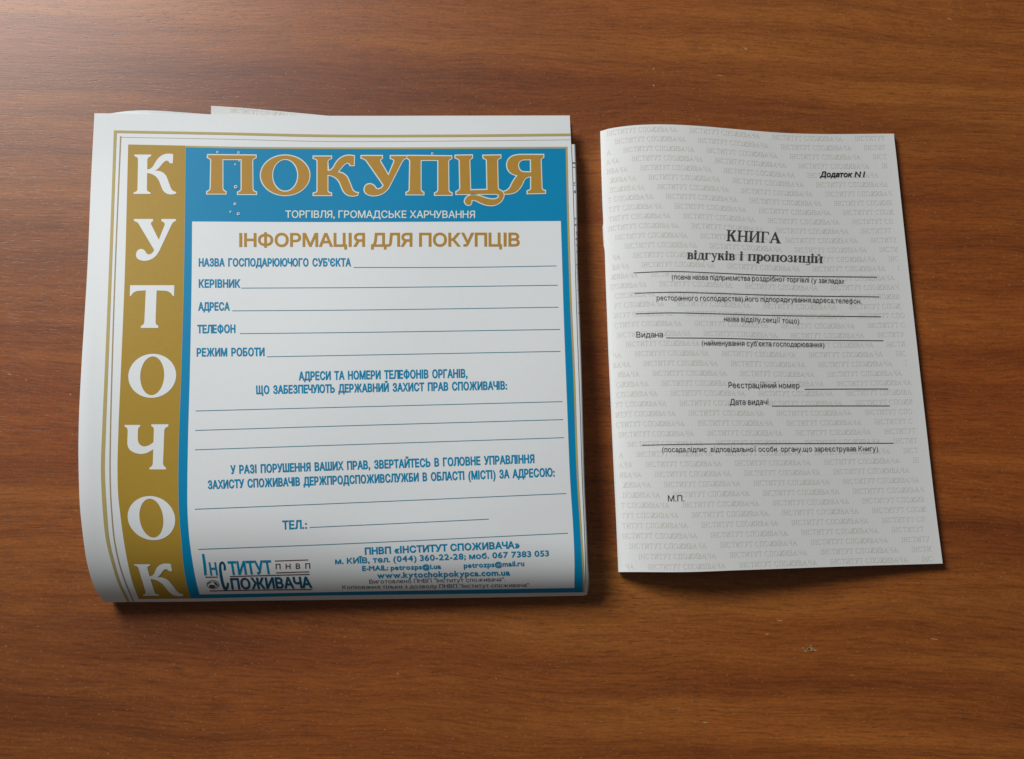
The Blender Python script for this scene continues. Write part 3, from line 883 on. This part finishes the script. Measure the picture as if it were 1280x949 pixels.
    if ch in 'Уу':
        dz = 0 if ch == 'У' else -34 * s
        return [[[(0, h), (34 * s, h), (34 * s, h - t), (26 * s + w * 0.3, h - t), (50 * s, 36 * s), (46 * s, 22 * s), (40 * s, 22 * s), (10 * s, h - t), (0, h - t)]],
                [[(48 * s, h), (78 * s, h), (78 * s, h - t), (70 * s, h - t), (40 * s, 10 * s + dz), (30 * s, 0 + dz), (14 * s, 0 + dz), (8 * s, 8 * s + dz), (14 * s, 17 * s + dz), (24 * s, 14 * s + dz), (33 * s, 10 * s + dz * 0.8), (64 * s, h - t), (48 * s, h - t)]]], 78 * s
    if ch in 'Ж':
        x = 44 * s
        P = [I(x)]
        for sg in (-1, 1):
            b = x + (w if sg > 0 else 0)
            P.append([[(b, 46 * s), (b, 54 * s), (b + sg * 24 * s, h - t), (b + sg * 20 * s, h), (b + sg * 44 * s, h), (b + sg * 40 * s, h - 10 * s), (b + sg * 30 * s, 80 * s)]])
            P.append([[(b, 50 * s), (b + sg * w * 0.9, 60 * s), (b + sg * 40 * s, t), (b + sg * 48 * s, t), (b + sg * 48 * s, 0), (b + sg * 16 * s, 0), (b + sg * 20 * s, t + 3)]])
        return P, 88 * s + w
    if ch == 'з':
        P = [path(f"M {4*s},{30*s} L {4*s},{8*s} Q {20*s},{-4*s} {40*s},0 Q {66*s},{4*s} {66*s},{28*s} Q {64*s},{48*s} {44*s},{52*s} Q {62*s},{58*s} {62*s},{76*s} Q {58*s},{102*s} {32*s},{102*s} Q {16*s},{102*s} {6*s},{94*s} L {6*s},{74*s} L {12*s},{74*s} Q {18*s},{94*s} {30*s},{94*s} Q {42*s},{92*s} {42*s},{76*s} Q {40*s},{58*s} {22*s},{56*s} L {22*s},{48*s} Q {44*s},{48*s} {45*s},{28*s} Q {44*s},{8*s} {28*s},{8*s} Q {14*s},{10*s} {10*s},{30*s} Z", 4)[0]]
        return [P], 68 * s
    if ch == 'д':
        return [[[(0, -22 * s), (5 * s, -22 * s), (10 * s, 0), (76 * s, 0), (80 * s, -22 * s), (86 * s, -22 * s), (86 * s, 8 * s), (0, 8 * s)]],
                [[(12 * s, 8 * s), (20 * s, 8 * s), (34 * s, h - hair), (52 * s, h - hair), (52 * s, 8 * s), (52 * s + w, 8 * s), (52 * s + w, h), (24 * s, h), (24 * s, h - t), (28 * s, h - t)]]], 86 * s
    return [], 40 * s
def serif_ink(txt, warp, w, hair, h=100, gap=8, space=42, xh=None):
    """lays glyph pieces along x in units where the height is 100, warp maps (s 0..1, units up) -> photo measure"""
    out, x = [], 0.0
    for ch in txt:
        if ch == ' ':
            x += space; continue
        hh = h if ch.isupper() or ch == 'І' else (xh or h)
        P, adv = serif(ch, w, hair, hh)
        for i, pc in enumerate(P):
            out.append(([[(p[0] + x, p[1]) for p in c] for c in pc], i))
        x += adv + gap
    tot = x - gap
    ink = Ink()
    for pc, lay in out:
        ink.add([warp(np.array([[p[0] / tot, p[1]] for p in c])).tolist() for c in pc], lay)
    return ink
def line_warp(p0, p1, cap, bow=0.0):
    p0, p1 = np.array(p0, float), np.array(p1, float)
    d = p1 - p0
    n = np.array([d[1], -d[0]]) / np.linalg.norm(d)
    def f(q):
        Q = p0 + q[:, :1] * d + q[:, 1:] / 100.0 * cap * n
        Q[:, 1] -= bow * 4 * q[:, 0] * (1 - q[:, 0])
        return Q
    return f

# ================================================================== right: stapled booklet
kT = pl([(740, 167), (750.3, 164.2), (760.5, 161.2), (782, 157.8), (811, 155.8), (838, 155.8), (874, 157.6), (910, 160.7), (950, 164.2), (984, 166.6), (1011, 167.4), (1117, 167.2), (1140, 167.2)], 0)
kL = pl([(750.2, 160), (751.8, 215), (752.9, 250), (754.2, 279), (753.3, 281.5), (753.7, 292), (754.8, 308), (756.0, 312.5), (757, 345), (760.5, 440), (766.4, 570), (770.2, 650), (773, 715.2)], 1, True)
kR = pl([(1116.6, 150), (1117.6, 170), (1119.8, 190), (1132.7, 310), (1148, 448), (1159, 545), (1170, 640), (1178.4, 704.6)], 1)
kB = pl([(760, 715.4), (773, 715.2), (866, 715.0), (920, 713.0), (970, 711.2), (1067, 707.7), (1178.4, 704.5), (1200, 703.8)], 0)
def z_bk(x, y):
    x = np.asarray(x, float); y = np.asarray(y, float)
    v = np.clip((y - 160) / 550, 0, 1)
    xl = lerp(750, 773, v); xr = lerp(1117, 1178, v)
    u = np.clip((x - xl) / (xr - xl), 0, 1)
    g = np.sin(np.pi * u ** 0.55) ** 1.25
    lip = 0.0012 * np.exp(-((u - 1) / 0.15) ** 2)
    return 0.0024 + lerp(0.0088, 0.0066, v) * g + 0 * lip
book = Sheet(z_bk)
booklet = empty('stapled_booklet', (0.13, 0.0, 0.0), 'thin whitish stapled booklet with pale repeated background lettering, lying separately on the right', 'booklet')
ub = np.concatenate([0.12 * (1 - np.cos(np.linspace(0, math.pi / 2, 16)))[:-1], np.linspace(0.12, 1, 60)])
vb = np.linspace(0, 1, 140)
Gk = coons(kL, kR, kT, kB, ub, vb)
Wk = book.at(Gk.reshape(-1, 2)).reshape(Gk.shape[0], Gk.shape[1], 3)
# rounded top right corner
sp = []
l0 = Wk[:, 0]
for k in range(10, 0, -1):
    a = math.pi * 0.5 * k / 10
    o2 = l0.copy(); o2[:, 0] += 0.0009 * (1 - math.cos(a)); o2[:, 2] = 0.0003 + (l0[:, 2] - 0.0003) * (1 - math.sin(a))
    sp.append(o2)
back = []
for t in np.linspace(0.93, 0.08, 14):
    o2 = Wk[:, 0] * (1 - t) + Wk[:, -1] * t; o2 = o2.copy(); o2[:, 2] = 0.0003
    back.append(o2)
Wc = np.concatenate([np.stack(back, 1), np.stack(sp, 1), Wk], 1)
cover = slab('cover', Wc, M_book, booklet)
NP = 9
for i in range(NP):
    f = (i + 1) / (NP + 1.0)
    Gi = coons(lambda y: kL(y) + 1.5, lambda y, i=i: kR(y) - 0.6 - 0.12 * abs(i - 4), lambda x: kT(x) + 1.0, lambda x: kB(x) - 1.0, ub, np.linspace(0, 1, 30))
    sh = Sheet(lambda x, y, f=f: 0.0005 + (z_bk(x, y) - 0.0008) * f)
    P = Gi.reshape(-1, 2)
    slab('page', sh.at(P).reshape(Gi.shape[0], Gi.shape[1], 3), M_page, booklet, 0.00009)
# staple over the spine
def tube(name, pts, r, m, parent, n=8):
    V, F = [], []
    pts = [Vector(p) for p in pts]
    for i, p in enumerate(pts):
        d = (pts[min(i + 1, len(pts) - 1)] - pts[max(i - 1, 0)]).normalized()
        a = d.cross(Vector((0, 0, 1)))
        a = a.normalized() if a.length > 1e-3 else Vector((1, 0, 0))
        b = d.cross(a)
        for k in range(n):
            q = 2 * math.pi * k / n
            V.append(p + r * (math.cos(q) * a + math.sin(q) * b))
    for i in range(len(pts) - 1):
        for k in range(n):
            F.append((i * n + k, i * n + (k + 1) % n, (i + 1) * n + (k + 1) % n, (i + 1) * n + k))
    return obj(name, [v[:] for v in V], F, m, parent, True)
sa, sb = book.at([(754.0, 282.2)])[0], book.at([(755.4, 310.0)])[0]
w1 = np.array([0.0004, 0, -0.0006])
tube('staple', [sa + w1 + [0.001, 0, -0.0006], sa + w1, (sa + sb) / 2 + w1, sb + w1, sb + w1 + [0.001, 0, -0.0006]], 0.00028, M_steel, booklet)

# watermark rows over the whole cover
def book_map(q, row_v):
    """q: u across the page 0..1, v down the page 0..1"""
    u, v = q[:, 0], q[:, 1]
    TL, TR, BL, BR = np.array([750.4, 164]), np.array([1117.2, 167.2]), np.array([773, 715.2]), np.array([1178.4, 704.5])
    xt = lerp(TL[0], TR[0], u); top = np.stack([xt, kT(xt)], 1)
    xb = lerp(BL[0], BR[0], u); bot = np.stack([xb, kB(xb)], 1)
    yl = lerp(TL[1], BL[1], v); lef = np.stack([kL(yl), yl], 1)
    yr = lerp(TR[1], BR[1], v); rig = np.stack([kR(yr), yr], 1)
    U, V = u[:, None], v[:, None]
    return (1 - V) * top + V * bot + (1 - U) * lef + U * rig - ((1 - U) * (1 - V) * TL + U * (1 - V) * TR + (1 - U) * V * BL + U * V * BR)
PHR = 'ІНСТИТУТ СПОЖИВАЧА'
def phrase_units():
    x, out = 0.0, []
    for ch in PHR:
        if ch == ' ':
            x += 38; continue
        P, adv = serif(ch, 12, 5.5, 100)
        out.append((x, adv, P)); x += adv + 9
    return out, x - 9
PU, PW = phrase_units()
NROW = 45
period, width, shift = 0.2815, 0.2400, 0.0272
for r in range(NROW):
    # perspective widens rows toward the bottom
    t = (r + 0.62) / NROW
    v = t + 0.045 * t * (t - 1) + 0.0026
    capv = 0.0112 * (0.955 + 0.09 * t)
    ink = Ink()
    u_off = (0.048 + shift * (r - 1)) % period - period
    uu = u_off
    while uu < 1:
        for (x, adv, P) in PU:
            ua, ubb = uu + x / PW * width, uu + (x + adv) / PW * width
            if ua < 0.012 or ubb > 0.972:
                continue
            for i, pc in enumerate(P):
                ink.add([book_map(np.array([[uu + (p[0] + x) / PW * width, v - p[1] / 100 * capv] for p in c]), v).tolist() for c in pc], i * 0.6)
        uu += period
    if v < 0.998:
        ink.build('watermark_row', book, 0.00004, M_mark, booklet)

def bline(txt, p0, p1, cap, bow=0.0, m=M_dark, **k):
    text_ink(txt, p0, p1, cap, bow=bow, **k).build('text_line', book, 0.00012, m, booklet)
bline('Додаток N 1', (1025.2, 221.2), (1079.8, 221.4), 6.6, m=M_black, weight=0.55, shear=0.16, spw=1.2)
serif_ink('КНИГА', line_warp((907.6, 301.2), (976.2, 304.2), 13.6), 15, 5.5, gap=4).build('heading', book, 0.00012, M_dark, booklet)
serif_ink('відгуків і пропозицій', line_warp((858.6, 323.9), (1028, 328.9), 13.2, 0.3), 14.5, 5, xh=62, gap=3, space=34).build('heading', book, 0.00012, M_dark, booklet)
bline('(повна назва підприємства роздрібної торгівлі (у закладах', (839.6, 349.2), (1055, 354.8), 6.4, 0.7)
bline('ресторанного господарства),його підпорядкування,адреса,телефон.', (820.7, 375.4), (1076.6, 379.8), 6.4, 0.6)
bline('назва відділу,секції тощо)', (904.7, 401.6), (998.6, 404.4), 6.4, 0.2)
bline('Видана', (795.4, 422.0), (828.6, 421.6), 7.2)
bline("(найменування суб'єкта господарювання)", (877, 431.8), (1030, 434.2), 6.4, 0.3)
bline('Реєстраційний номер', (910.4, 485.0), (999, 485.4), 7.3)
bline('Дата видачі', (912.2, 506.0), (960.2, 505.8), 7.3)
bline('(посада,підпис  відповідальної особи  органу,що зареєстрував Книгу)', (827.6, 565.2), (1097.2, 564.0), 6.6)
bline('М.П.', (834.8, 626.8), (855.2, 626.6), 7.6)
for pts in ([(792, 341.2), (835, 339.4), (892, 341.2), (960, 344.4), (1096, 346.6)], [(793, 366.7), (831, 365.5), (892, 366.6), (960, 369), (1099, 371.2)],
            [(794, 392.4), (831, 391.2), (892, 392.2), (960, 394.2), (1101, 396)], [(832.4, 422.4), (892, 422.8), (960, 424.4), (1104, 425.9)],
            [(1005.5, 486.6), (1060, 486.3), (1110, 486.2)], [(964.5, 507.6), (1040, 507.4), (1112, 507.4)], [(802, 556.6), (855, 555.4), (960, 554.6), (1116.6, 554)]):
    rule_ink(pts, 0.8, n=60).build('rule_line', book, 0.00012, M_dark, booklet)

# ================================================================== booklet tucked into the poster
tucked = empty('tucked_booklet', (-0.11, 0.06, 0.0), 'pale watermarked booklet tucked inside the folded poster, only a sliver of its top edge showing', 'booklet')
qT = pl([(250, 131.6), (264, 132.4), (302, 134.8), (344, 138.6), (380, 141.9), (412, 144.9), (520, 151.5), (650, 158)], 0)
qL = pl([(264, 120), (263.8, 145), (258, 400), (252, 700)], 1)
qR = pl([(625, 120), (628, 400), (634, 700)], 1)
qB = pl([(240, 660), (660, 676)], 0)
z_tk = lambda x, y: 0.0030 + 0.0012 * sstep((np.asarray(y, float) - 200) / 300)
tk = Sheet(z_tk)
Gt = coons(qL, qR, qT, qB, np.linspace(0, 1, 40), np.linspace(0, 1, 30))
slab('cover', tk.at(Gt.reshape(-1, 2)).reshape(Gt.shape[0], Gt.shape[1], 3), M_book, tucked)
for i in range(4):
    sh = Sheet(lambda x, y, i=i: z_tk(x, y) - 0.00035 * (i + 1))
    Gi = coons(lambda y: qL(y) + 1.5, lambda y: qR(y) - 1, lambda x: qT(x) + 1.2, lambda x: qB(x) - 1, np.linspace(0, 1, 20), np.linspace(0, 1, 12))
    slab('page', sh.at(Gi.reshape(-1, 2)).reshape(Gi.shape[0], Gi.shape[1], 3), M_page, tucked, 0.0001)
for r, (x0, dy) in enumerate([(288, 6.6), (268, 19.0), (279, 31.4)]):
    for c in range(2):
        ink = Ink()
        xa = x0 + c * 99
        for (x, adv, P) in PU:
            for i, pc in enumerate(P):
                cc = []
                for cpt in pc:
                    xs = np.array([xa + (p[0] + x) / PW * 84 for p in cpt])
                    ys = qT(xs) + dy - np.array([p[1] for p in cpt]) / 100 * 5.0
                    cc.append(list(zip(xs.tolist(), ys.tolist())))
                ink.add(cc, i * 0.6)
        ink.build('watermark_row', tk, 0.00004, M_mark, tucked)
print('objects', len(bpy.data.objects))
